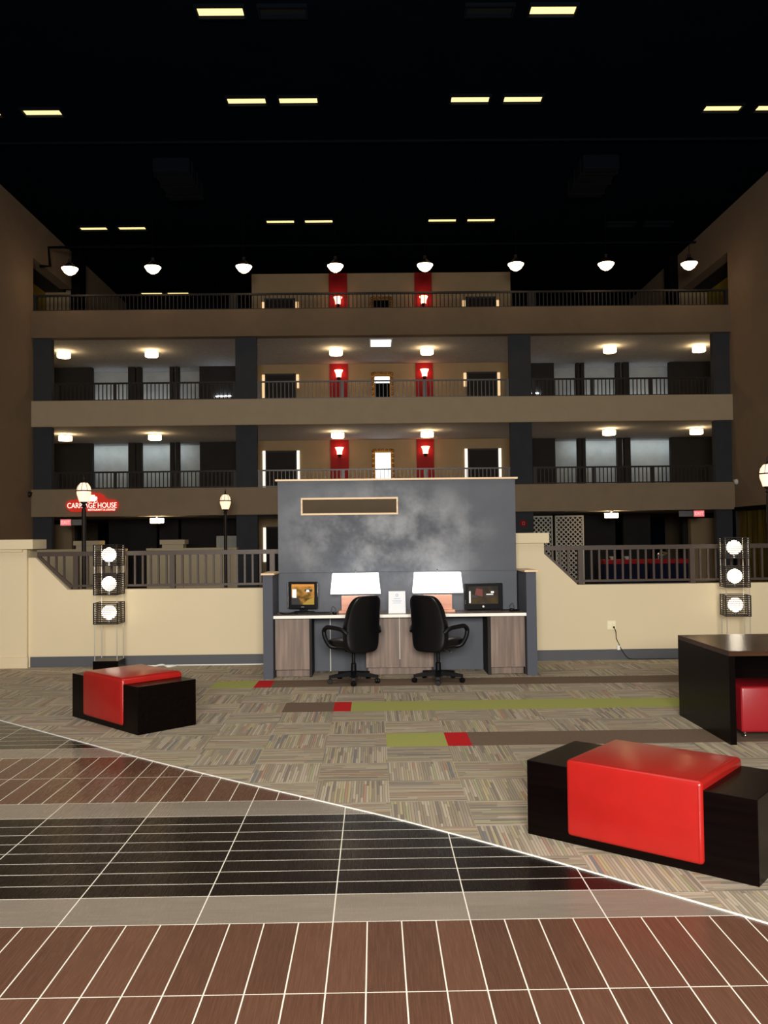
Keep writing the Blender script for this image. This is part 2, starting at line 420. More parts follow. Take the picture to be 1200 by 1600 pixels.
# ground level behind the facade
for a, b in ((-12.0, -10.9), (-9.75, -8.0), (-7.9, -7.2), (-7.1, -4.42), (5.13, 7.0), (7.1, 8.9), (9.2, 10.2), (11.4, 12.7)):
    sbox('wall_ground_back', 'dark', a, b, 32.3, 32.55, 0, 2.5)
sbox('wall_ground_tan', 'tan', -11.75, -11.0, 32.0, 32.3, 0, 2.35)
sbox('wall_ground_tan', 'tan', 11.45, 12.7, 31.6, 31.9, 0, 2.3)
sbox('wall_half_left', 'beige', -10.70, -7.76, 27.35, 27.6, 0, 1.42)
sbox('wall_half_left', 'beige', -7.08, -4.28, 27.35, 27.6, 0, 1.42)
def halfcap(a, b, z, w=.05): struct('trim_half_wall', boxes((a-w, b+w, 27.28, 27.67, z, z+.06), (a-w*.4, b+w*.4, 27.31, 27.64, z-.08, z)), 'beige')
halfcap(-10.68, -7.78, 1.42, .02); halfcap(-7.06, -4.30, 1.42, .02)
for a, b in ((-9.24, -8.56), (-6.58, -5.93)):
    struct('wall_half_pier', boxes((a, b, 27.25, 27.7, 0, 1.60), (a-.06, b+.06, 27.19, 27.76, 1.60, 1.74)), 'beige')
# gallery doors, each dark with a lit strip of glass at both sides
dn = 0
for lvl, z0 in enumerate((.0, 2.78, 5.61, 8.4)):
    for a, b in ((-3.95, -2.82), (3.46, 4.58)):
        dn += 1
        d = thing('door_%d' % dn, None, None); del d['label']; del d['category']; d['kind'] = 'structure'; d.location = ((a+b)/2, 32.1, z0)
        w = (b-a)/2
        obj('door_leaf', boxes((-w+.05, w-.05, -.05, -.012, 0, 2.12)), 'dark', d)
        obj('door_frame', boxes((-w, -w+.05, -.07, -.004, 0, 2.16), (w-.05, w, -.07, -.004, 0, 2.16), (-w, w, -.07, -.004, 2.12, 2.18)), 'pier', d)
        mt = ('coolpane2', 'coolpane2', 'warmpane', 'warmpane')[lvl]; hz = (.9, .1, 1.3, 1.2)[lvl]; ht = (2.15, 2.18, 2.15, 2.05)[lvl]
        for s in (-1, 1):
            if lvl >= 2 and (s*(a > 0 and 1 or -1) < 0): mt2, h0 = mt, hz+.35
            else: mt2, h0 = mt, hz
            obj('sidelight', boxes((s*(w+.06)-.05, s*(w+.06)+.05, -.04, -.004, h0, ht)), mt2, d)
        obj('door_handle', lambda bm: tube(bm, [(w-.13, -.05, 1.0), (w-.13, -.09, 1.0), (w-.24, -.09, 1.0)], .012, 8), 'steel', d)
# framed panes in the middle
for n_, (z0, lit) in enumerate(((2.78, 1), (5.61, 2), (8.4, 0))):
    w = struct('window_%d' % (n_+1), boxes((.07, .62, 32.06, 32.098, z0+.35, z0+2.06)), 'coolpane' if lit == 1 else 'black')
    def ornate(bm, z0=z0):
        bx(bm, -.04, .07, 32.0, 32.09, z0+.2, z0+2.18); bx(bm, .62, .73, 32.0, 32.09, z0+.2, z0+2.18)
        bx(bm, .07, .62, 32.0, 32.09, z0+2.06, z0+2.18); bx(bm, .07, .62, 32.0, 32.09, z0+.2, z0+.35)
        for i in range(11):
            for x in (-.01, .70): superell(bm, .055, .04, .06, 1, 1, (x, 32.0, z0+.3+i*.183), 8, 6)
        for i in range(5): superell(bm, .06, .04, .05, 1, 1, (.07+i*.137, 32.0, z0+2.16), 8, 6)
    obj('window_frame', ornate, 'gold', w, smooth=True)
    if lit == 2: obj('window_pane', boxes((.075, .615, 32.05, 32.06, z0+1.80, z0+2.03)), 'coolpane', w, label='brightly lit upper strip of the pane')
# red wall sconces
def make_sconce():
    t = thing('wall_sconce', '', 'lamp')
    obj('shade', lambda bm: lathe(bm, [(.0, 0), (.09, 0), (.10, .12), (.16, .26), (.155, .262), (.0, .24)], 16), 'sconce', t, smooth=True)
    obj('bracket', lambda bm: (bx(bm, -.05, .05, .06, .17, -.06, .10), lathe(bm, [(0, -.1), (.05, -.07), (.08, 0), (0, .01)], 12)), 'raildark', t, smooth=True)
    return t
sc0 = make_sconce(); used = False
LV = {5.61: 'third', 2.78: 'second', 8.4: 'top'}
for z0, nm in ((2.78, 'second'), (5.61, 'third'), (8.4, 'top')):
    for x, sd in ((-1.24, 'left'), (1.90, 'right')):
        lb = 'glowing wall sconce on the %s red panel of the %s gallery level' % (sd, nm)
        loc = (x, 31.9, z0+2.0 - (.1 if z0 > 8 else 0))
        if not used: sc0.location = loc; sc0['label'] = lb; sc0['group'] = 'sconces on the red panels'; used = True
        else: dup(sc0, loc, None, lb, 'sconces on the red panels')
# flush drum lights
def make_drum():
    t = thing('ceiling_drum_light', '', 'ceiling light')
    obj('drum_shade', lambda bm: lathe(bm, [(0, -.22), (.20, -.22), (.215, -.20), (.215, -.07), (0, -.06)], 24), 'drum', t, smooth=True)
    obj('mount', lambda bm: lathe(bm, [(0, -.058), (.06, -.055), (.06, -.006), (.10, -.005), (.10, 0), (0, 0)], 16), 'chrome', t, smooth=True)
    obj('rim', lambda bm: lathe(bm, [(.205, -.07), (.225, -.07), (.225, -.055), (.205, -.055), (.205, -.07)], 24), 'gold', t, smooth=True)
    return t
dr = make_drum(); used = False
ord6 = ['leftmost', 'second from left', 'third from left', 'third from right', 'second from right', 'rightmost']
for z, xs, nm in ((8.14, (-10.4, -7.45, -1.23, 1.85, 8.06, 11.1), 'third'), (5.33, (-10.35, -7.35, -1.2, 1.82, 7.98, 10.95), 'second')):
    for x, o_ in zip(xs, ord6):
        lb = 'glowing drum ceiling light of the %s gallery level, %s' % (nm, o_)
        if not used: dr.location = (x, 29.5, z); dr['label'] = lb; dr['group'] = 'drum lights under the galleries'; used = True
        else: dup(dr, (x, 29.5, z), None, lb, 'drum lights under the galleries')
dup(dr, (-6.97, 28.2, 2.5), None, 'glowing drum ceiling light at ground level behind the left railing', 'drum lights under the galleries')
dup(dr, (7.65, 28.2, 2.5), None, 'glowing drum ceiling light at ground level behind the right railing', 'drum lights under the galleries')
# cool ceiling panel over third gallery
t = thing('ceiling_panel_light', 'cool white square ceiling panel in the middle of the third gallery level', 'ceiling light', (.28, 28.6, 8.14))
obj('diffuser', boxes((-.33, .33, -.5, .5, -.03, -.01)), 'coolpane', t)
obj('frame', boxes((-.37, -.33, -.54, .54, -.035, 0), (.33, .37, -.54, .54, -.035, 0), (-.33, .33, -.54, -.5, -.035, 0), (-.33, .33, .5, .54, -.035, 0)), 'white', t)

# ------------------------------------------------------------------ gallery railings
def railing(x0, x1, y, z0, z1, pitch, m, label, posts=None, r=.016, rail_h=.05):
    t = thing('balustrade', label, 'railing', ((x0+x1)/2, y, z0)); W = (x1-x0)/2; H = z1-z0
    obj('top_rail', lambda bm: bx(bm, -W, W, -.035, .035, H-rail_h, H), m, t)
    obj('bottom_rail', lambda bm: bx(bm, -W, W, -.02, .02, .02, .02+rail_h*.7), m, t)
    n = int(2*W/pitch); b0 = None
    ps = posts if posts is not None else [-W+.05, W-.05]
    p0 = None
    for p in ps:
        if p0 is None: p0 = obj('post', lambda bm: bx(bm, -.045, .045, -.03, .03, 0, H-rail_h), m, t); p0.location.x = p
        else:
            c = p0.copy(); COL.objects.link(c); c.parent = t; c.location.x = p
    for i in range(1, n):
        x = -W + 2*W*i/n
        if any(abs(x-p) < .06 for p in ps): continue
        if b0 is None: b0 = obj('baluster', lambda bm: bx(bm, -r, r, -r, r, .02+rail_h*.7, H-rail_h), m, t); b0.location.x = x
        else:
            c = b0.copy(); COL.objects.link(c); c.parent = t; c.location.x = x
    return t
for z0, z1, nm in ((3.36, 3.92, 'second'), (6.147, 6.74, 'third')):
    railing(-10.08, -4.36, 27.95-.2, z0, z1, .125, 'raildark', 'dark metal railing across the left bay of the %s gallery level' % nm, [-2.82, -.95, .95, 2.82], .014)
    railing(-3.67, 4.34, 27.75, z0, z1, .125, 'railgrey', 'grey metal railing across the middle bay of the %s gallery level' % nm, [-3.95, -1.3, 1.3, 3.95], .012, .045)
    railing(5.05, 10.81, 27.75, z0, z1, .125, 'raildark', 'dark metal railing across the right bay of the %s gallery level' % nm, [-2.82, -.95, .95, 2.82], .014)
for a, b, nm in ((-10.72, -4.402, 'left'), (-4.398, 5.098, 'middle'), (5.102, 11.39, 'right')):
    railing(a, b, 27.72, 9.0, 9.55, .125, 'railblack', 'black railing along the %s stretch of the top gallery' % nm, None, .014, .06)

# ------------------------------------------------------------------ ceiling lights
def make_panel(lit=True):
    t = thing('ceiling_panel', '', 'ceiling light')
    obj('diffuser', boxes((-.45, .45, -.155, .155, -.012, -.002)), 'fluor' if lit else 'fluoroff', t)
    obj('housing', boxes((-.49, .49, -.21, -.17, -.07, 0), (-.49, .49, .17, .21, -.07, 0), (-.49, -.45, -.17, .17, -.07, 0), (.45, .49, -.17, .17, -.07, 0)), 'duct', t)
    return t
pl, po = make_panel(), make_panel(False); ul = uo = False
rows = [(16.93, 'nearest row', [(-2.90, 1, 'second'), (-1.68, 0, 'third'), (2.38, 0, 'fourth'), (3.63, 1, 'fifth')]),
        (20.43, 'second row from the front', [(-9.35, 1, 'first'), (-7.88, 1, 'second'), (-2.90, 1, 'third'), (-1.68, 1, 'fourth'), (2.38, 1, 'fifth'), (3.63, 1, 'sixth'), (8.58, 1, 'seventh'), (9.85, 1, 'eighth')]),
        (28.32, 'row above the top gallery', [(-9.17, 1, 'first'), (-7.9, 1, 'second'), (-2.95, 1, 'third'), (-1.70, 1, 'fourth'), (2.33, 1, 'fifth'), (3.60, 1, 'sixth'), (8.3, 0, 'seventh'), (9.55, 0, 'eighth')]),
        (36.5, 'farthest row behind the top gallery', [(-9.2, 1, 'left'), (-8.1, 1, 'right')])]
for Y_, rn, ls in rows:
    for x, lit, on in ls:
        yy = Y_ + (.5 if abs(x) > 7 and Y_ < 35 else 0)
        lb = '%s rectangular ceiling panel light in the %s, %s from the left' % ('glowing yellow' if lit else 'dark unlit', rn, on)
        if Y_ > 35: lb = 'dim yellow ceiling panel light far behind the top gallery, the %s one of the pair' % on
        g = 'ceiling panel lights'
        z = 12.1 
        src, u = (pl, ul) if lit else (po, uo)
        if not u:
            src.location = (x, yy, z); src['label'] = lb; src['group'] = g
            if lit: ul = True
            else: uo = True
        else: dup(src, (x, yy, z), None, lb, g)
# pendant bowls
def make_pendant():
    t = thing('pendant_light', '', 'pendant lamp')
    obj('bowl', lambda bm: lathe(bm, [(0, -.14), (.06, -.135), (.16, -.07), (.245, .05), (.25, .07), (.0, .075)], 24), 'bowl', t, smooth=True)
    obj('cap', lambda bm: lathe(bm, [(.235, .08), (.14, .17), (.05, .26), (.05, .36), (0, .36)], 20), 'raildark', t, smooth=True)
    obj('finial', lambda bm: lathe(bm, [(0, -.19), (.02, -.17), (.015, -.142), (0, -.14)], 10), 'raildark', t, smooth=True)
    obj('stem', lambda bm: tube(bm, [(0, 0, .36), (0, 0, 1.98)], .010, 8), 'black', t)
    return t
pe = make_pendant()
on8 = ['first', 'second', 'third', 'fourth', 'fifth', 'sixth', 'seventh', 'eighth']
for i, (x, z) in enumerate(((-9.33, 10.10), (-6.77, 10.12), (-3.955, 10.12), (-1.118, 10.12), (1.666, 10.12), (4.496, 10.12), (7.312, 10.11), (9.913, 10.10))):
    lb = 'glowing bowl pendant lamp hanging over the top gallery, %s of the eight from the left' % on8[i]
    if i == 0: pe.location = (x, 27, z); pe['label'] = lb; pe['group'] = 'pendant bowls over the top gallery'
    else: dup(pe, (x, 27, z), None, lb, 'pendant bowls over the top gallery')
# conduit and ceiling pipes
tag(obj('conduit', lambda bm: tube(bm, [(-10.75, 28.3, 10.66), (-10.42, 28.3, 10.66), (-10.47, 28.3, 11.27), (-9.7, 28.3, 11.27), (-5.8, 28.3, 11.27)], .045, 10), 'black'), 'black conduit stepping up beside the leftmost pendant lamp', 'pipe')
for y, lb in ((15.2, 'nearest thin dark pipe running across the ceiling'), (22.3, 'middle thin dark pipe running across the ceiling'), (30.3, 'farthest thin dark pipe running across the ceiling')):
    tag(obj('ceiling_pipe', lambda bm: tube(bm, [(-10.7, y, 11.95), (11.38, y, 11.95)], .035, 8), 'duct'), lb, 'pipe')
def make_duct(x, lab):
    t = tag(obj('air_duct', lambda bm: (rbox(bm, x-.5, x+.5, 23.5, 25.6, 11.7, 12.098, .04), [bx(bm, x-.53, x+.53, y, y+.05, 11.67, 12.098) for y in (23.8, 24.5, 25.2)]), 'duct'), lab, 'duct')
make_duct(-5.4, 'dark air duct hanging under the ceiling, left of the middle'); make_duct(6.3, 'dark air duct hanging under the ceiling, right of the middle')

# ------------------------------------------------------------------ low wall around the lobby
WY = 12.1
struct('wall_front_left', lambda bm: prism(bm, [(-4.75, 0), (-1.30, 0), (-1.30, 1.045), (-4.22, 1.055), (-4.66, 1.50), (-4.75, 1.50)], WY, WY+.2), 'beige')
struct('wall_pier_left', boxes((-7.0, -4.75, WY-.06, WY+.3, 0, 1.62), (-7.0, -4.64, WY-.14, WY+.36, 1.62, 1.75), (-7.0, -4.80, WY-.10, WY+.3, 1.58, 1.62)), 'beige')
sbox('baseboard_pier', 'beige', -7.0, -4.73, WY-.09, WY-.06, 0, .15)
struct('wall_front_right', lambda bm: prism(bm, [(1.80, 0), (7.5, 0), (7.5, 1.035), (2.80, 1.035), (2.34, 1.47), (2.34, 1.72), (1.80, 1.72)], WY, WY+.2), 'beige')
struct('trim_wall_cap', boxes((1.75, 2.40, WY-.06, WY+.26, 1.62, 1.76)), 'beige')
sbox('baseboard_left', 'basegrey', -4.72, -1.36, WY-.02, WY, .004, .145)
sbox('baseboard_right', 'basegrey', 2.22, 7.5, WY-.02, WY, .004, .145)
sbox('baseboard_right', 'basegrey', 1.98, 2.22, WY-.035, WY-.0, .004, .13)
def front_rail(xs, xe, slope_x, ztop, zb, zs, label, posts):
    t = thing('balustrade', label, 'railing', (0, WY+.10, 0)); y = 0
    obj('top_rail', boxes((min(xs, xe), max(xs, xe), -.03, .03, ztop-.06, ztop)), 'rail', t)
    s = 1 if slope_x > xs else -1
    obj('bottom_rail', boxes((min(slope_x, xe), max(slope_x, xe), -.02, .02, zb+.03, zb+.06)), 'rail', t)
    def sl(bm):
        prism(bm, [(xs, zs+.0), (slope_x, zb+.0), (slope_x, zb+.06), (xs, zs+.06)] if s > 0 else [(xs, zs), (xs, zs+.06), (slope_x, zb+.06), (slope_x, zb)], -.02, .02)
    obj('sloped_rail', sl, 'rail', t)
    p0 = None
    for p in posts:
        if p0 is None: p0 = obj('post', boxes((-.035, .035, -.035, .035, zb, ztop-.06)), 'rail', t); p0.location.x = p
        else:
            c = p0.copy(); COL.objects.link(c); c.parent = t; c.location.x = p
    b0 = None; n = int(abs(xe-slope_x)/.1085)
    for i in range(n):
        x = slope_x + s*(.11+.1085*i)
        if any(abs(x-p) < .06 for p in posts): continue
        if abs(x) > 99 or (x-xe)*s > -.03: continue
        if b0 is None: b0 = obj('baluster', boxes((-.0135, .0135, -.0135, .0135, zb+.06, ztop-.06)), 'rail', t); b0.location.x = x
        else:
            c = b0.copy(); COL.objects.link(c); c.parent = t; c.location.x = x
    k = 1; 
    while abs(slope_x-xs) - .1085*k > .03:      # shorter bars standing on the sloping rail
        x = slope_x - s*.1085*k; f = .1085*k/abs(slope_x-xs); zz = zb+.05 + (zs-zb)*f
        obj('baluster', boxes((x-.0135, x+.0135, -.0135, .0135, zz, ztop-.06)), 'rail', t); k += 1
    return t
front_rail(-4.66, -1.30, -4.19, 1.575, 1.055, 1.49, 'bronze metal railing on the left beige wall, behind the left lamp tower', [-4.13, -2.80, -1.42])
front_rail(2.33, 7.4, 2.80, 1.575, 1.04, 1.47, 'bronze metal railing on the right beige wall, behind the right lamp tower', [2.86, 4.42, 5.98, 7.3])
# outlet + cords
t = thing('wall_outlet', 'ivory four socket outlet plate on the right beige wall', 'outlet', (3.255, WY, .475))
obj('plate', lambda bm: rbox(bm, -.057, .057, -.008, 0, -.06, .06, .003), 'ivory', t)
for x in (-.028, .028):
    for z in (-.026, .026): obj('socket', lambda bm: lathe(bm, [(0, 0), (.015, 0), (.015, .003), (0, .003)], 12), 'white', t, loc=(x, -.011, z)).rotation_euler = (PI/2, 0, 0)
t = thing('power_cord', 'black cord plugged into the ivory outlet and trailing along the baseboard', 'cord', (3.28, WY, .45))
obj('plug', lambda bm: rbox(bm, -.012, .012, -.04, -.016, -.012, .012, .004), 'blackplastic', t)
def wob(pts): return [tuple(v) for v in smooth3(pts)]
def smooth3(p, n=6):
    out = []
    for i in range(len(p)-1):
        a, b, c, d = (Vector(p[max(i-1,0)]), Vector(p[i]), Vector(p[i+1]), Vector(p[min(i+2,len(p)-1)]))
        for k in range(n):
            s = k/n
            out.append(.5*((2*b) + (c-a)*s + (2*a-5*b+4*c-d)*s*s + (3*b-a-3*c+d)*s**3))
    out.append(Vector(p[-1])); return out
obj('cable', lambda bm: tube(bm, smooth3([(0, -.04, 0), (.02, -.05, -.06), (.03, -.035, -.15), (.06, -.03, -.22), (.11, -.04, -.33), (.17, -.05, -.41), (.24, -.06, -.435), (.55, -.06, -.438), (.95, -.05, -.438), (1.3, -.05, -.436)]), .005, 6), 'blackplastic', t)
obj('adapter', lambda bm: rbox(bm, .035, .075, -.055, -.005, -.31, -.25, .006), 'white', t, label='white adapter block')
tag(obj('cable', lambda bm: tube(bm, smooth3([(-3.3, WY-.05, .012), (-2.6, WY-.045, .012), (-2.0, WY-.055, .012), (-1.42, WY-.04, .012)]), .008, 6), 'white'), 'white cable lying along the baseboard of the left beige wall', 'cord')
tag(obj('cable', lambda bm: tube(bm, smooth3([(-3.02, WY-.2, .018), (-2.9, WY-.12, .03), (-2.8, WY-.2, .016), (-2.72, WY-.1, .014)]), .012, 6), 'white'), 'short loop of pale cable behind the smaller ottoman', 'cord')

# ------------------------------------------------------------------ desk unit
def tallwall(bm):
    a = (-1.25, 1.84); zt = 2.465; h = (-.95, .31, 2.02, 2.245)
    bx(bm, a[0], h[0], 11.4, 11.52, 0, zt); bx(bm, h[1], a[1], 11.4, 11.52, 0, zt)
    bx(bm, h[0], h[1], 11.4, 11.52, 0, h[2]); bx(bm, h[0], h[1], 11.4, 11.52, h[3], zt)
t = thing('desk_partition', 'tall slate grey partition with a framed slot and pale wooden cap behind the desk', 'partition', (0, 0, 0))
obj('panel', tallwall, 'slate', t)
obj('cap', boxes((-1.28, 1.87, 11.36, 11.56, 2.465, 2.488)), 'pine', t, label='pale wooden cap')
obj('slot_frame', boxes((-.95, .31, 11.375, 11.53, 2.222, 2.245), (-.95, .31, 11.375, 11.53, 2.02, 2.043), (-.95, -.93, 11.375, 11.53, 2.043, 2.222), (.29, .31, 11.375, 11.53, 2.043, 2.222)), 'pine', t, label='pale wooden frame around the slot')
obj('seam', boxes((-1.25, 1.84, 11.396, 11.4, 1.272, 1.279)), 'slateplain', t)
for x0, x1, yf, nm in ((-1.375, -1.255, 10.78, 'left'), (1.862, 1.985, 10.80, 'right')):
    t = thing('desk_wing', 'low slate grey wing wall with pale wooden cap at the %s end of the desk' % nm, 'partition', (x0, yf, 0))
    w = x1-x0
    obj('panel', boxes((0, w, 0, 11.52-yf, 0, 1.275)), 'slateplain', t)
    obj('cap', boxes((-.02, w+.02, -.02, 11.5-yf, 1.275, 1.297)), 'pine', t, label='pale wooden cap')
# worktop
t = thing('desk_worktop', 'long dark worktop with a white front edge between the two wing walls', 'desk top', (.3, 11.1, .75))
obj('top', boxes((-1.553, 1.560, -.27, .298, -.012, .022)), 'desktop', t)
obj('edge', boxes((-1.553, 1.560, -.285, -.27, -.014, .022)), 'deskedge', t, label='white front edge')
t = thing('desk_cabinet', 'grey brown wooden cabinet under the worktop below the left monitor', 'cabinet', (-1.25, 10.9, 0))
obj('door', boxes((.01, .43, 0, .02, .10, .735)), 'cabwood', t)
obj('side_board', boxes((.43, .46, 0, .48, 0, .735)), 'dark', t, label='dark side board')
obj('side_board', boxes((.0, .01, .0, .48, 0, .735)), 'dark', t)
obj('plinth', boxes((.01, .43, .10, .12, 0, .10)), 'cabwood', t)
t = thing('desk_cabinet', 'grey brown wooden cabinet under the worktop below the right monitor', 'cabinet', (1.36, 10.9, 0))
obj('door', boxes((.07, .49, 0, .02, .10, .735)), 'cabwood', t)
obj('side_board', boxes((.03, .07, 0, .48, 0, .735)), 'dark', t, label='dark side board')
obj('side_board', boxes((.49, .50, 0.02, .48, 0, .735)), 'dark', t)
obj('plinth', boxes((.07, .485, .10, .12, 0, .10)), 'cabwood', t)
t = thing('desk_cabinet', 'wide grey brown two door cabinet under the worktop between the office chairs', 'cabinet', (.30, 10.98, 0))
obj('door', boxes((-.42, -.003, 0, .02, .10, .735)), 'cabwood', t)
obj('door', boxes((.003, .42, 0, .02, .10, .735)), 'cabwood', t)
obj('body', boxes((-.42, .42, .02, .41, .10, .73)), 'pier', t)
obj('plinth', boxes((-.40, .40, .08, .40, 0, .10)), 'cabwood', t)
obj('gap_strip', boxes((-.003, .003, .005, .02, .2, .73)), 'white', t)
tag(obj('cable', lambda bm: tube(bm, [(-.585, 11.385, .004), (-.585, 11.385, .735)], .006, 6), 'white'), 'white cable running down the partition behind the left office chair', 'cord')

# desk lamps
def make_desklamp():
    t = thing('desk_lamp', '', 'lamp')
    def shade(bm):
        o = [(-.315, -.12, .245), (.315, -.12, .245), (.315, .12, .245), (-.315, .12, .245)]
        p = [(-.29, -.10, .50), (.29, -.10, .50), (.29, .10, .50), (-.29, .10, .50)]
        A = [bm.verts.new(v) for v in o]; B = [bm.verts.new(v) for v in p]
        for i in range(4): bm.faces.new((A[i], A[(i+1) % 4], B[(i+1) % 4], B[i]))
        r = bmesh.ops.solidify(bm, geom=list(bm.faces), thickness=.004)
    obj('lamp_shade', shade, 'shade', t)
    obj('base_block', lambda bm: rbox(bm, -.18, .18, -.045, .045, .03, .215, .004), 'copper', t)
    obj('plinth', lambda bm: rbox(bm, -.215, .215, -.07, .07, 0, .03, .004), 'copper', t)
    obj('stem', lambda bm: tube(bm, [(0, 0, .21), (0, 0, .52)], .006, 8), 'chrome', t)
    obj('finial', lambda bm: lathe(bm, [(0, .52), (.012, .525), (.008, .54), (0, .545)], 10), 'chrome', t)
    return t
dl = make_desklamp(); dl.location = (-.245, 11.12, .7725); dl['label'] = 'desk lamp with rectangular white shade on a rosy block, behind the left office chair'; dl['group'] = 'desk lamps'
dup(dl, (.79, 11.12, .7725), None, 'desk lamp with rectangular white shade on a rosy block, beside the wide right monitor', 'desk lamps')

# monitors
def screenmat(name, cols, dim):
    m, t, b = newmat(name, (.01,.01,.01), .25); v, (X, Y, Z_) = coords(t)
    n = noise(t, comb(t, X*9., Z_*11.), 1., 3)
    c = ramp(t, (n*.9 + Z_*.75), cols); t.links.new(c.s, b.inputs['Emission Color']); b.inputs['Emission Strength'].default_value = dim
    return m
M['scrA'] = screenmat('warm_room_picture', [(.44, srgb(46,30,22)), (.56, srgb(120,86,22)), (.68, srgb(190,134,60)), (.84, srgb(228,150,52))], .9)
M['scrB'] = screenmat('dim_room_picture', [(.36, srgb(88,70,30)), (.52, srgb(70,54,30)), (.62, srgb(60,46,36)), (.74, srgb(40,38,26))], .8)
for k, c, s in (('pixwhite', (1,.98,.9), 1.), ('pixdark', srgb(34,24,24), .5), ('pixyellow', srgb(190,150,30), .8), ('pixred', srgb(130,40,24), .7), ('pixorange', srgb(236,150,50), .9)): M[k] = emit(k, c, s, (.02,.02,.02))
t = thing('monitor', 'small black monitor with silver sides and a yellow picture, left end of desk', 'monitor', (-.925, 11.22, .7725), -.20)
obj('housing', lambda bm: rbox(bm, -.19, .19, 0, .05, .05, .395, .008), 'blackplastic', t)
obj('screen', boxes((-.145, .155, -.006, 0, .105, .365)), 'scrA', t)
obj('picture_shape', boxes((-.135, -.08, -.008, -.006, .19, .30)), 'pixwhite', t)
obj('picture_shape', lambda bm: prism(bm, [(-.145, .105), (-.02, .105), (-.05, .19), (-.145, .20)], -.008, -.006), 'pixdark', t)
obj('picture_shape', lambda bm: prism(bm, [(-.0, .107), (.153, .107), (.153, .20), (.06, .16)], -.008, -.006), 'pixyellow', t)
obj('picture_shape', boxes((.03, .13, -.008, -.006, .27, .30)), 'pixdark', t)
obj('picture_shape', lambda bm: prism(bm, [(.045, .265), (.095, .265), (.085, .295), (.055, .295)], -.0095, -.008), 'pixwhite', t)
obj('picture_shape', boxes((-.14, .15, -.008, -.006, .335, .362)), 'pixorange', t)
obj('side_trim', lambda bm: rbox(bm, -.205, -.19, -.002, .04, .06, .39, .004), 'chrome', t, label='silver side trim')
obj('side_trim', lambda bm: rbox(bm, .19, .20, -.002, .04, .2, .38, .004), 'chrome', t, label='silver side trim')
obj('stand', lambda bm: (rbox(bm, -.05, .05, .02, .05, .01, .10, .006), rbox(bm, -.13, .13, -.07, .11, 0, .014, .005)), 'blackplastic', t)
obj('badge', boxes((-.02, .02, -.003, 0, .070, .080)), 'steel', t)
t = thing('monitor', 'wide black monitor with a dim brown picture, right end of desk', 'monitor', (1.39, 11.22, .7725), .13)
obj('housing', lambda bm: rbox(bm, -.25, .25, 0, .045, .012, .345, .008), 'blackplastic', t)
obj('screen', boxes((-.20, .185, -.006, 0, .085, .31)), 'scrB', t)
obj('picture_shape', lambda bm: prism(bm, [(-.12, .20), (-.02, .18), (-.02, .27), (-.10, .285)], -.008, -.006), 'pixred', t)
obj('picture_shape', boxes((.03, .12, -.008, -.006, .20, .212)), 'pixwhite', t)
obj('picture_shape', boxes((.09, .13, -.0095, -.0082, .222, .245)), 'pixwhite', t)
obj('picture_shape', boxes((.02, .13, -.008, -.006, .175, .197)), 'pixdark', t)
obj('picture_shape', boxes((-.195, -.175, -.008, -.006, .10, .25)), 'pixwhite', t)
obj('picture_shape', boxes((-.16, -.09, -.008, -.006, .165, .205)), 'pixdark', t)
obj('logo', lambda bm: lathe(bm, [(0, 0), (.013, 0), (.013, .003), (0, .003)], 16), 'white', t, loc=(-.01, -.002, .052), smooth=True).rotation_euler = (PI/2, 0, 0)
obj('button', boxes(*[(-.249, -.237, -.003, 0, .09+.018*i, .098+.018*i) for i in range(3)]), 'chrome', t)
obj('stand', lambda bm: rbox(bm, -.2, .2, -.02, .12, 0, .013, .004), 'blackplastic', t)
def keyboard(x, y, rz, lab):
    t = thing('keyboard', lab, 'keyboard', (x, y, .7725), rz)
    obj('case', lambda bm: rbox(bm, -.21, .21, -.07, .07, 0, .022, .006), 'blackplastic', t)
    obj('keys', lambda bm: [rbox(bm, -.195+.026*i, -.173+.026*i, -.055+.026*j, -.033+.026*j, .022, .030, .003, 1) for i in range(15) for j in range(4)], 'blackplastic', t)
keyboard(-.76, 10.94, .04, 'black keyboard lying in front of the small left monitor')
def mouse(x, y, lab, k=1):
    t = thing('computer_mouse', lab, 'mouse', (x, y, .7725))
    obj('shell', lambda bm: superell(bm, .03, .052, .02, .8, .8, (0, 0, .018), 16, 10), 'blackplastic', t, smooth=True)
    obj('cable', lambda bm: tube(bm, smooth3([(0, .05, .015), (-.01*k, .08, .06), (.03*k, .11, .09), (.05*k, .12, .03), (.06*k, .15, .006)]), .003, 6), 'blackplastic', t)
mouse(-.505, 10.93, 'black mouse with looped cable beside the left keyboard', -1)
mouse(1.72, 11.08, 'black mouse with looped cable right of the wide monitor')
tag(obj('cable', lambda bm: tube(bm, smooth3([(1.60, 11.2, .78), (1.68, 11.14, .785), (1.78, 11.2, .78), (1.82, 11.1, .785), (1.74, 11.02, .78)]), .008, 6), 'blackplastic'), 'black power cable coiled at the right end of the desk', 'cord')
tag(obj('cable', lambda bm: tube(bm, smooth3([(-1.2, 11.1, .785), (-1.12, 11.0, .78), (-1.02, 11.04, .785), (-.92, 10.98, .78), (-.9, 11.08, .785)]), .008, 6), 'blackplastic'), 'black power cable lying left of the left keyboard', 'cord')
t = thing('paper_stand', 'white paper notice standing upright between the two desk lamps', 'sign', (.272, 10.98, .7725))
obj('sheet', lambda bm: prism(bm, [(-.108, 0), (.108, 0), (.104, .275), (-.104, .275)], -.003, .003), 'paper', t)
obj('foot', boxes((-.1, .1, 0, .07, 0, .004)), 'white', t)
obj('emblem', lambda bm: lathe(bm, [(.010, 0), (.018, 0), (.018, .001), (.010, .001), (.010, 0)], 16), 'paperink', t, loc=(0, -.004, .225)).rotation_euler = (PI/2, 0, 0)
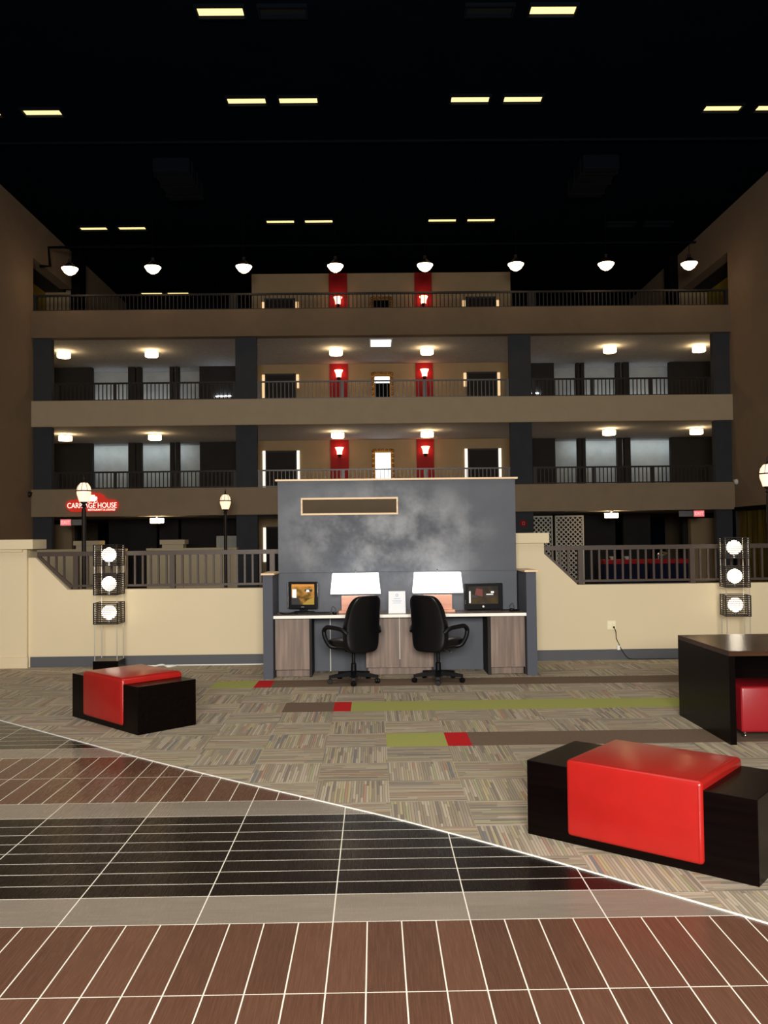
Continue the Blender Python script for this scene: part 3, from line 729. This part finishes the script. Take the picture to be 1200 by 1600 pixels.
obj('text_line', boxes((-.04, .04, -.0042, -.003, .18, .186), (-.06, .06, -.0042, -.003, .155, .159), (-.05, .05, -.0042, -.003, .14, .144), (-.055, .055, -.0042, -.003, .125, .129)), 'paperink', t)

# ------------------------------------------------------------------ office chairs
def make_chair():
    t = thing('office_chair', '', 'chair')
    # faces +Y (towards desk); backrest behind at -Y
    def back(p):
        q = Vector(p); f = (q.z+.34)/.68
        w = 1.0 - .20*max(0, f-.45)**1.5/.4 - .20*max(0, .30-f)**1.2
        q.x *= w; q.y += -.10*f + .05*math.sin(f*PI) - abs(q.x/.25)**2*-.05
        return q
    obj('backrest', lambda bm: superell(bm, .245, .05, .335, .38, .30, (0, -.21, .705), 40, 24, back), 'blackleather', t, smooth=True)
    obj('seat', lambda bm: superell(bm, .25, .245, .055, .5, .35, (0, .02, .475), 40, 12, lambda p: Vector((p.x, p.y, p.z - (.05*max(0, (p.y-.1)/.15)**2)))), 'blackleather', t, smooth=True)
    obj('seat_pan', lambda bm: rbox(bm, -.17, .17, -.2, .16, .405, .435, .01), 'blackplastic', t)
    for s in (-1, 1):
        pts = smooth3([(s*.235, -.20, .60), (s*.275, -.13, .655), (s*.285, .02, .665), (s*.285, .14, .66), (s*.285, .20, .61), (s*.28, .175, .52), (s*.25, .12, .44), (s*.19, .08, .425)])
        obj('armrest', lambda bm: tube(bm, pts, [.027]*len(pts), 12), 'blackplastic', t, smooth=True)
    obj('lift_column', lambda bm: lathe(bm, [(0, .10), (.035, .10), (.033, .22), (.022, .23), (.022, .40), (.05, .41), (0, .41)], 16), 'blackplastic', t, smooth=True)
    obj('tilt_knob', lambda bm: lathe(bm, [(0, .34), (.022, .345), (.024, .40), (0, .405)], 12, (.0, .13, 0)), 'blackplastic', t, smooth=True)
    obj('lever', lambda bm: tube(bm, [(.05, -.04, .40), (.19, -.06, .385), (.24, -.07, .37)], [.007, .007, .014], 8), 'steel', t)
    def star(bm):
        lathe(bm, [(0, .06), (.05, .065), (.055, .12), (.035, .14), (0, .14)], 16)
        for k in range(5):
            a = 2*PI*k/5 + .3
            c, s = math.cos(a), math.sin(a)
            P = [(.03, .034, .078, .132), (.30, .021, .066, .096)]
            vs = []
            for r, w, z0, z1 in P:
                for sw, z in ((-w, z0), (w, z0), (w, z1), (-w, z1)): vs.append(bm.verts.new((r*c - sw*s, r*s + sw*c, z)))
            for f in ((0,1,2,3), (4,7,6,5), (0,4,5,1), (1,5,6,2), (2,6,7,3), (3,7,4,0)): bm.faces.new([vs[i] for i in f])
    obj('star_base', star, 'blackplastic', t)
    def caster(bm):
        for s in (-.013, .013):
            rr = [(0, -.011), (.026, -.011), (.030, 0), (.026, .011), (0, .011)]
            n0 = len(bm.verts); lathe(bm, rr, 14); bm.verts.ensure_lookup_table()
            for v in bm.verts[n0:]: v.co = Vector((v.co.x, v.co.z + s, v.co.y + .030))
        tube(bm, [(0, 0, .03), (0, 0, .07)], .008, 8); bx(bm, -.012, .016, -.004, .004, .02, .058)
    c0 = None
    for k in range(5):
        a = 2*PI*k/5 + .3
        loc = (.295*math.cos(a), .295*math.sin(a), 0)
        if c0 is None: c0 = obj('caster', caster, 'blackplastic', t, smooth=True, loc=loc, rotz=a+1.1)
        else:
            c = c0.copy(); COL.objects.link(c); c.parent = t; c.location = loc; c.rotation_euler[2] = a + 1.1 + k*.9
    return t
ch = make_chair(); ch.location = (-.265, 10.48, .004); ch.rotation_euler[2] = .66
ch['label'] = 'black leather office chair turned left, in front of the left desk lamp'; ch['group'] = 'office chairs'
dup(ch, (.74, 10.46, .004), -.70, 'black leather office chair turned right, in front of the right desk lamp', 'office chairs')

# ------------------------------------------------------------------ lamp towers
def make_tower():
    t = thing('lamp_tower', '', 'floor lamp')
    obj('base', lambda bm: rbox(bm, -.165, .165, -.165, .165, 0, .15, .004), 'espresso', t)
    r0 = None
    for sx in (-1, 1):
        for sy in (-1, 1):
            loc = (sx*.145, sy*.145, 0)
            if r0 is None: r0 = obj('rod', lambda bm: tube(bm, [(0, 0, .15), (0, 0, 1.665)], .006, 8), 'rodmetal', t, loc=loc)
            else:
                c = r0.copy(); COL.objects.link(c); c.parent = t; c.location = loc
    def cage(bm):
        for i in range(12):
            z = i*.0245
            h = .0058
            for s in (-1, 1):
                bx(bm, -.16, .16, s*.156-.004, s*.156+.004, z, z+2*h)
                bx(bm, s*.156-.004, s*.156+.004, -.152, .152, z, z+2*h)
        for sx in (-1, 1):
            for sy in (-1, 1): bx(bm, sx*.154-.008, sx*.154+.008, sy*.154-.008, sy*.154+.008, 0, .278)
        bx(bm, -.15, .15, -.012, .012, 0, .008); bx(bm, -.15, .15, -.150, -.14, .27, .279)
    for z in (.625, 1.005, 1.385):
        c = obj('cage', cage, 'slat', t, loc=(0, 0, z))
        obj('globe', lambda bm: superell(bm, .094, .094, .094, 1, 1, (0, 0, .145), 28, 18), 'globe', c, smooth=True)
        obj('socket', lambda bm: lathe(bm, [(0, .008), (.03, .008), (.03, .05), (0, .05)], 12), 'chrome', c)
    return t
tw = make_tower(); tw.location = (-3.52, 11.67, .004); tw['label'] = 'lamp tower of three slatted cubes with glowing globes, standing behind the smaller ottoman'; tw['group'] = 'globe lamp towers'
dup(tw, (4.78, 11.62, .004), -.16, 'lamp tower of three slatted cubes with glowing globes, standing behind the dark table', 'globe lamp towers')

# ------------------------------------------------------------------ benches, table, cube
def bench(N_, L_, depth, cush, lab, rad=.024, name='ottoman_bench'):
    n, l = Vector(N_), Vector(L_); d = (n-l); Ln = d.length; ang = math.atan2(d.y, d.x)
    t = thing(name, lab, 'ottoman', (l.x, l.y, .004), ang, 'red and black bench ottomans')
    # local: x along front face from far-left corner to near corner, y = depth away from viewer
    obj('body', lambda bm: rbox(bm, 0, Ln, 0, depth, 0, .42, .003, 1), 'espresso', t)
    a, b = Ln*(1-cush[0]), Ln*(1-cush[1])
    def c(bm):
        rbox(bm, a, b, -.018, depth+.018, .045, .465 + (rad-.024)*.6, rad, 5)
    obj('cushion', c, 'redleather', t, smooth=True, label='red leather saddle cushion wrapped over the middle')
    obj('stitching', lambda bm: (tube(bm, [(b-.02, -.0195, .06), (b-.02, -.0195, .445)], .0018, 5), tube(bm, [(b-.036, .02, .4655+(rad-.024)*.6), (b-.036, depth-.02, .4655+(rad-.024)*.6)], .0018, 5)), 'redleather', t)
    return t
bench((1.84, 4.266), (.862, 5.085), .60, (.80, .205), 'large red and black bench ottoman in the right foreground beside the tile edge')
bench((-2.10, 7.781), (-2.977, 8.671), .60, (.807, .198), 'smaller looking red and black bench ottoman on the carpet at left, before the lamp tower', .034)
t = thing('dark_table', 'dark espresso table with solid end panels at the right edge of the photo', 'table', (2.866, 7.12, .004))
obj('table_top', lambda bm: rbox(bm, 0, 2.0, 0, 1.2, .715, .757, .002, 1), 'espressosheen', t)
obj('end_panel', lambda bm: rbox(bm, 0, .05, 0, 1.2, 0, .715, .002, 1), 'espresso', t)
obj('end_panel', lambda bm: rbox(bm, 1.95, 2.0, 0, 1.2, 0, .715, .002, 1), 'espresso', t)
obj('back_panel', boxes((.05, 1.95, 1.0, 1.03, .25, .715)), 'espresso', t)
t = thing('cube_ottoman', 'wine red leather cube ottoman on small casters under the dark table', 'ottoman', (3.30, 7.56, .004), -.06)
obj('cushion', lambda bm: rbox(bm, -.24, .24, -.24, .24, .05, .43, .02, 3), 'wineleather', t, smooth=True)
obj('piping', lambda bm: [tube(bm, [(s*.238, -.238, .06), (s*.238, -.238, .42)], .003, 6) for s in (-1, 1)] + [tube(bm, [(-.235, -.238, .428), (.235, -.238, .428)], .003, 6)], 'wineleather', t)
for sx in (-1, 1):
    for sy in (-1, 1):
        obj('caster', lambda bm: (superell(bm, .016, .02, .02, 1, 1, (0, 0, .02), 12, 8), tube(bm, [(0, 0, .03), (0, 0, .05)], .012, 8)), 'chrome', t, loc=(sx*.20, sy*.20, 0), smooth=True)
t2 = dup(t, (3.86, 7.60, .004), .05, 'second wine red cube ottoman under the dark table, out past the photo edge') if False else None

# ------------------------------------------------------------------ lamp posts
def make_lamppost():
    t = thing('lamp_post', '', 'street lamp')
    obj('pole', lambda bm: lathe(bm, [(0, 0), (.13, 0), (.13, .04), (.09, .10), (.06, .35), (.045, .40), (.045, 2.45), (.03, 2.5), (.06, 2.52), (.035, 2.57), (.075, 2.60), (.075, 2.62), (0, 2.62)], 16), 'raildark', t, smooth=True)
    obj('globe', lambda bm: lathe(bm, [(0, 2.62), (.095, 2.62), (.145, 2.78), (.15, 2.86), (.13, 2.95), (.08, 3.02), (0, 3.035)], 20), 'post_globe', t, smooth=True)
    obj('band', lambda bm: lathe(bm, [(.146, 2.84), (.165, 2.84), (.165, 2.865), (.146, 2.865), (.146, 2.84)], 20), 'raildark', t, smooth=True)
    obj('rib', lambda bm: [tube(bm, [(.151*math.cos(a), .151*math.sin(a), 2.86), (.132*math.cos(a), .132*math.sin(a), 2.95), (.082*math.cos(a), .082*math.sin(a), 3.02), (0, 0, 3.04)], .005, 5) for a in (.78, 2.35, 3.93, 5.5, 4.71)], 'raildark', t)
    obj('finial', lambda bm: lathe(bm, [(.05, 3.03), (.03, 3.06), (.012, 3.08), (.02, 3.11), (.004, 3.19), (0, 3.2)], 12), 'raildark', t, smooth=True)
    return t
lp = make_lamppost(); lp.location = (-6.17, 18.7, -.06); lp['label'] = 'black lamp post with glowing lantern standing before the red house sign'; lp['group'] = 'lantern lamp posts'
dup(lp, (-4.10, 24.2, -.06), None, 'black lamp post with glowing lantern left of the slate partition, the more distant one', 'lantern lamp posts')
dup(lp, (7.24, 16.0, -.04), None, 'black lamp post with glowing lantern cut by the right edge of the photo', 'lantern lamp posts')

# ------------------------------------------------------------------ signs
t = thing('carriage_sign', 'red illuminated restaurant sign on the lowest gallery parapet at left', 'sign', (-8.81, 27.55, 2.84))
def plaque(bm):
    pts = [(-.82, 0), (-.80, .10), (-.70, .17), (-.52, .18), (-.42, .22), (-.36, .32), (-.22, .39), (0, .41), (.22, .39), (.36, .32), (.42, .22), (.52, .18), (.70, .17), (.80, .10), (.82, 0), (.78, -.10), (.66, -.19), (-.66, -.19), (-.78, -.10)]
    prism(bm, pts[::-1], -.09, -.02)
obj('plaque', plaque, 'signred', t)
text_obj('letters', 'CARRIAGE HOUSE', .235, 'signwhite', t, (0, -.094, -.005), sx=.80)
text_obj('small_letters', 'RESTAURANT & LOUNGE', .085, 'signwhite', t, (.30, -.094, -.135), sx=.88)
def carriage(bm):
    prism(bm, [(-.16, .16), (-.05, .13), (.10, .13), (.17, .20), (.16, .27), (.10, .28), (.09, .33), (-.10, .33), (-.10, .26), (-.17, .25)], -.1, -.092)
    for x in (-.11, .12): 
        for k in range(14):
            a = 2*PI*k/14; b = 2*PI*(k+1)/14
            prism(bm, [(x+.05*math.cos(a), .13+.05*math.sin(a)), (x+.05*math.cos(b), .13+.05*math.sin(b)), (x+.038*math.cos(b), .13+.038*math.sin(b)), (x+.038*math.cos(a), .13+.038*math.sin(a))], -.1, -.092)
obj('emblem', carriage, 'signwhite', t)
obj('bracket', boxes((-.6, -.54, -.02, 0, -.1, .1), (.54, .6, -.02, 0, -.1, .1)), 'raildark', t)
def exit_sign(x, z, y, flip, lab):
    t = thing('exit_sign', lab, 'sign', (x, y, z))
    obj('housing', boxes((-.17, .17, 0, .05, -.10, .10)), 'white', t)
    obj('face', boxes((-.16, .16, -.006, 0, -.09, .09)), 'exit', t)
    text_obj('letters', 'EXIT', .14, 'signpink', t, (0, -.008, 0), ext=.002)
    o = obj('emergency_light', boxes((-.22, .22, 0, .05, -.09, .09)), 'steel', t); o.location.x = -flip*.42
    obj('hanger', boxes((-.02, .02, .01, .04, .1, 2.5-z)), 'dark', t)
exit_sign(-9.80, 2.33, 27.95, -1, 'glowing red exit sign below the galleries at far left')
exit_sign(10.38, 2.38, 27.9, 1, 'glowing red exit sign below the galleries at far right')
t = thing('fire_alarm', 'red fire alarm bell on the dark pier right of the partition', 'alarm', (4.72, 27.72, 2.13))
obj('bell', lambda bm: lathe(bm, [(0, .06), (.06, .055), (.115, .02), (.12, 0), (0, 0)], 20), 'redcloth', t, smooth=True).rotation_euler = (PI/2, 0, 0)
obj('badge', boxes((-.035, .035, -.066, -.06, -.05, -.042), (-.035, .035, -.066, -.06, .042, .05), (-.035, -.027, -.066, -.06, -.042, .042), (.027, .035, -.066, -.06, -.042, .042)), 'lattice', t)
# security cameras
def seccam(x, y, z, lab, m):
    t = thing('security_camera', lab, 'camera', (x, y, z))
    obj('dome', lambda bm: superell(bm, .08, .08, .09, 1, 1, (0, 0, 0), 14, 8), m, t, smooth=True)
    obj('mount', lambda bm: tube(bm, [(0, .02, .02), (0, .2, .06)], .03, 8), m, t)
seccam(11.38, 27.35, 3.35, 'small white security camera on the right atrium wall corner', 'white')
seccam(-10.72, 27.35, 3.2, 'small dark security camera on the left atrium wall corner', 'raildark')

# ------------------------------------------------------------------ ground floor behind
def lattice(x0, x1, y, z0, z1, lab):
    t = thing('lattice_screen', lab, 'screen', ((x0+x1)/2, y, z0)); W, H = (x1-x0)/2, z1-z0
    def f(bm):
        p = .155; w = .026
        n = int((2*W+H)/p)+2
        for s in (1, -1):
            for i in range(-n, n):
                # line x = x_i + s*z, clipped
                xi = -W + i*p
                zs = []
                z_a, z_b = 0., H
                if s > 0: z_a = max(z_a, -W-xi); z_b = min(z_b, W-xi)
                else: z_a = max(z_a, xi-W); z_b = min(z_b, xi+W)
                if z_b - z_a < .05: continue
                xa, xb = xi+s*z_a, xi+s*z_b
                prism(bm, [(xa-w, z_a), (xa+w, z_a), (xb+w, z_b), (xb-w, z_b)], -.006+.008*s, .002+.008*s)
    obj('slats', f, 'lattice', t)
    obj('frame', boxes((-W-.04, -W, -.03, .03, 0, H), (W, W+.04, -.03, .03, 0, H), (-W-.04, W+.04, -.03, .03, H, H+.05), (-W-.04, W+.04, -.03, .03, -.05, 0)), 'lattice', t)
lattice(5.14, 5.78, 28.6, .06, 2.33, 'white diamond lattice screen, the narrower one next to the alarm bell')
lattice(5.95, 6.80, 28.6, .06, 2.33, 'white diamond lattice screen, the wider one right of its neighbour')
for i, (x, w, lb) in enumerate(((7.6, .62, 'nearest the lattice'), (9.0, .62, 'nearest the tan doorway'))):
    t = thing('buffet_table', 'navy draped buffet table with red top cloth behind the right railing, ' + lb, 'table', (x, 27.0, -.002))
    obj('navy_skirt', lambda bm: rbox(bm, -w, w, -.35, .35, 0, .84, .02), 'bluecloth', t)
    obj('red_runner', lambda bm: rbox(bm, -w-.01, w+.01, -.37, .37, .84, .97, .01), 'redcloth', t)
t = thing('chafing_dish', 'metal serving dish on the navy buffet table nearest the tan doorway', 'dish', (8.9, 27.0, .968))
obj('tray', lambda bm: rbox(bm, -.2, .2, -.15, .15, 0, .12, .01), 'chrome', t)
obj('lid', lambda bm: superell(bm, .2, .15, .12, 1, .7, (0, 0, .125), 20, 10), 'chrome', t, smooth=True)
for i, x in enumerate((7.3, 7.75)):
    t = thing('serving_bowl', 'small pale bowl on the buffet table nearest the lattice, %s one' % ('left' if i == 0 else 'right'), 'bowl', (x, 26.85, .968))
    obj('bowl', lambda bm: lathe(bm, [(0, 0), (.05, 0), (.11, .1), (.10, .1), (.045, .012), (0, .012)], 16), 'lattice', t, smooth=True)
# storefront at right: mustard curtains behind black mullions
w = struct('window_4', boxes(*[(XR-.03, XR+.03, y, y+.10, 0, 2.5) for y in (16.0, 18.3, 20.6, 22.9, 25.2, 27.6)], (XR-.03, XR+.03, 16, 27.7, 2.45, 2.56)), 'black')
for i in range(3):
    def fold(bm, i=i):
        y0 = 16.1+i*3.85; n = 48; v0 = None
        for k in range(n+1):
            y = y0+3.8*k/n; x = XR+.25+.05*math.sin(k*1.3)
            a, b = bm.verts.new((x, y, 0)), bm.verts.new((x, y, 2.45))
            if v0: bm.faces.new((v0[0], a, b, v0[1]))
            v0 = (a, b)
        bmesh.ops.solidify(bm, geom=list(bm.faces), thickness=.01)
    o = tag(obj('curtain', fold, 'curtain', smooth=True), 'mustard curtain behind the black framed windows at right, %s panel' % ('nearest', 'middle', 'farthest')[i], 'curtain', 'mustard curtains')
sbox('wall_storefront_back', 'dark', XR+.4, XR+.6, 16, 27.7, 0, 2.55)
# dark shelf canopy glimpsed at left bay ground level and box
tag(obj('white_box', lambda bm: rbox(bm, -5.2, -4.45, 28.9, 29.2, 0, 1.85, .01), 'pale'), 'pale box standing behind the half wall next to the dark pier', 'box')
t = thing('potted_plant', 'small dark potted plant behind the end of the left railing', 'plant', (-1.85, 13.6, 0))
obj('pot', lambda bm: lathe(bm, [(0, 0), (.10, 0), (.14, .25), (.12, .25), (.1, .22), (0, .22)], 16), 'raildark', t, smooth=True)
def leaves(bm):
    for k in range(16):
        a = k*2.4; l = .55+.25*random.random(); pts = []
        for j in range(5):
            f = j/4; r = .22*f**1.5; pts.append(Vector((r*math.cos(a), r*math.sin(a), .22+l*f)))
        for j in range(4):
            w0, w1 = .022*(1-abs(j/4-.4)), .022*(1-abs((j+1)/4-.4)) if j < 3 else .001
            n = Vector((-math.sin(a), math.cos(a), 0))
            bm.faces.new([bm.verts.new(pts[j]-n*w0), bm.verts.new(pts[j]+n*w0), bm.verts.new(pts[j+1]+n*w1), bm.verts.new(pts[j+1]-n*w1)])
obj('leaves', leaves, 'greenleaf', t)

# ------------------------------------------------------------------ lights
def area(name, loc, size, sy, power, rot, color=(1,1,1)):
    l = bpy.data.lights.new(name, 'AREA'); l.shape = 'RECTANGLE'; l.size = size; l.size_y = sy; l.energy = power; l.color = color
    o = bpy.data.objects.new(name, l); COL.objects.link(o); o.location = loc; o.rotation_euler = rot; return o
for x in (-9.2, 9.6):
    area('corridor_light', (x, 32.8, 5.26), 4.6, .06, 16, (math.radians(35), 0, 0), (.86, .95, 1))
    area('corridor_light', (x, 32.8, 6.75), 4.6, .06, 9, (math.radians(140), 0, 0), (.9, .95, 1))
area('overhead_fill', (0, 5, 11.6), 12, 8, 620, (0, 0, 0), (1, .93, .82))  # unseen sheet of light added overhead to brighten the floor; no fixture
area('frontal_fill', (0, -4, 3.2), 3.5, 2.0, 1950, (PI/2, 0, 0), (1, .965, .90))  # added fill behind the camera for flash-like frontal light; no window stands there
w = bpy.data.worlds.new('world'); w.use_nodes = True; SC.world = w
w.node_tree.nodes['Background'].inputs[0].default_value = (.5, .55, .7, 1); w.node_tree.nodes['Background'].inputs[1].default_value = .03

# ------------------------------------------------------------------ camera
p, yw, rl = .0299, .0112, -.0118
fwd = Vector((0, math.cos(p), math.sin(p))); up = Vector((0, -math.sin(p), math.cos(p))); rt = Vector((1, 0, 0))
Rz = Matrix.Rotation(-yw, 3, 'Z'); fwd, up, rt = Rz@fwd, Rz@up, Rz@rt
c, s = math.cos(rl), math.sin(rl)
rt, up = c*rt + s*up, -s*rt + c*up
cam = bpy.data.cameras.new('camera'); co = bpy.data.objects.new('camera', cam); COL.objects.link(co)
mt = Matrix(((rt.x, up.x, -fwd.x, 0), (rt.y, up.y, -fwd.y, 0), (rt.z, up.z, -fwd.z, 1.711), (0, 0, 0, 1)))
co.matrix_world = mt
cam.sensor_fit = 'VERTICAL'; cam.sensor_height = 24; cam.lens = 1370/1600*24; cam.clip_end = 200
SC.camera = co
SC.view_settings.view_transform = 'Standard'; SC.view_settings.look = 'None'; SC.view_settings.gamma = 1; SC.view_settings.use_curve_mapping = False
SC.view_settings.exposure = 0
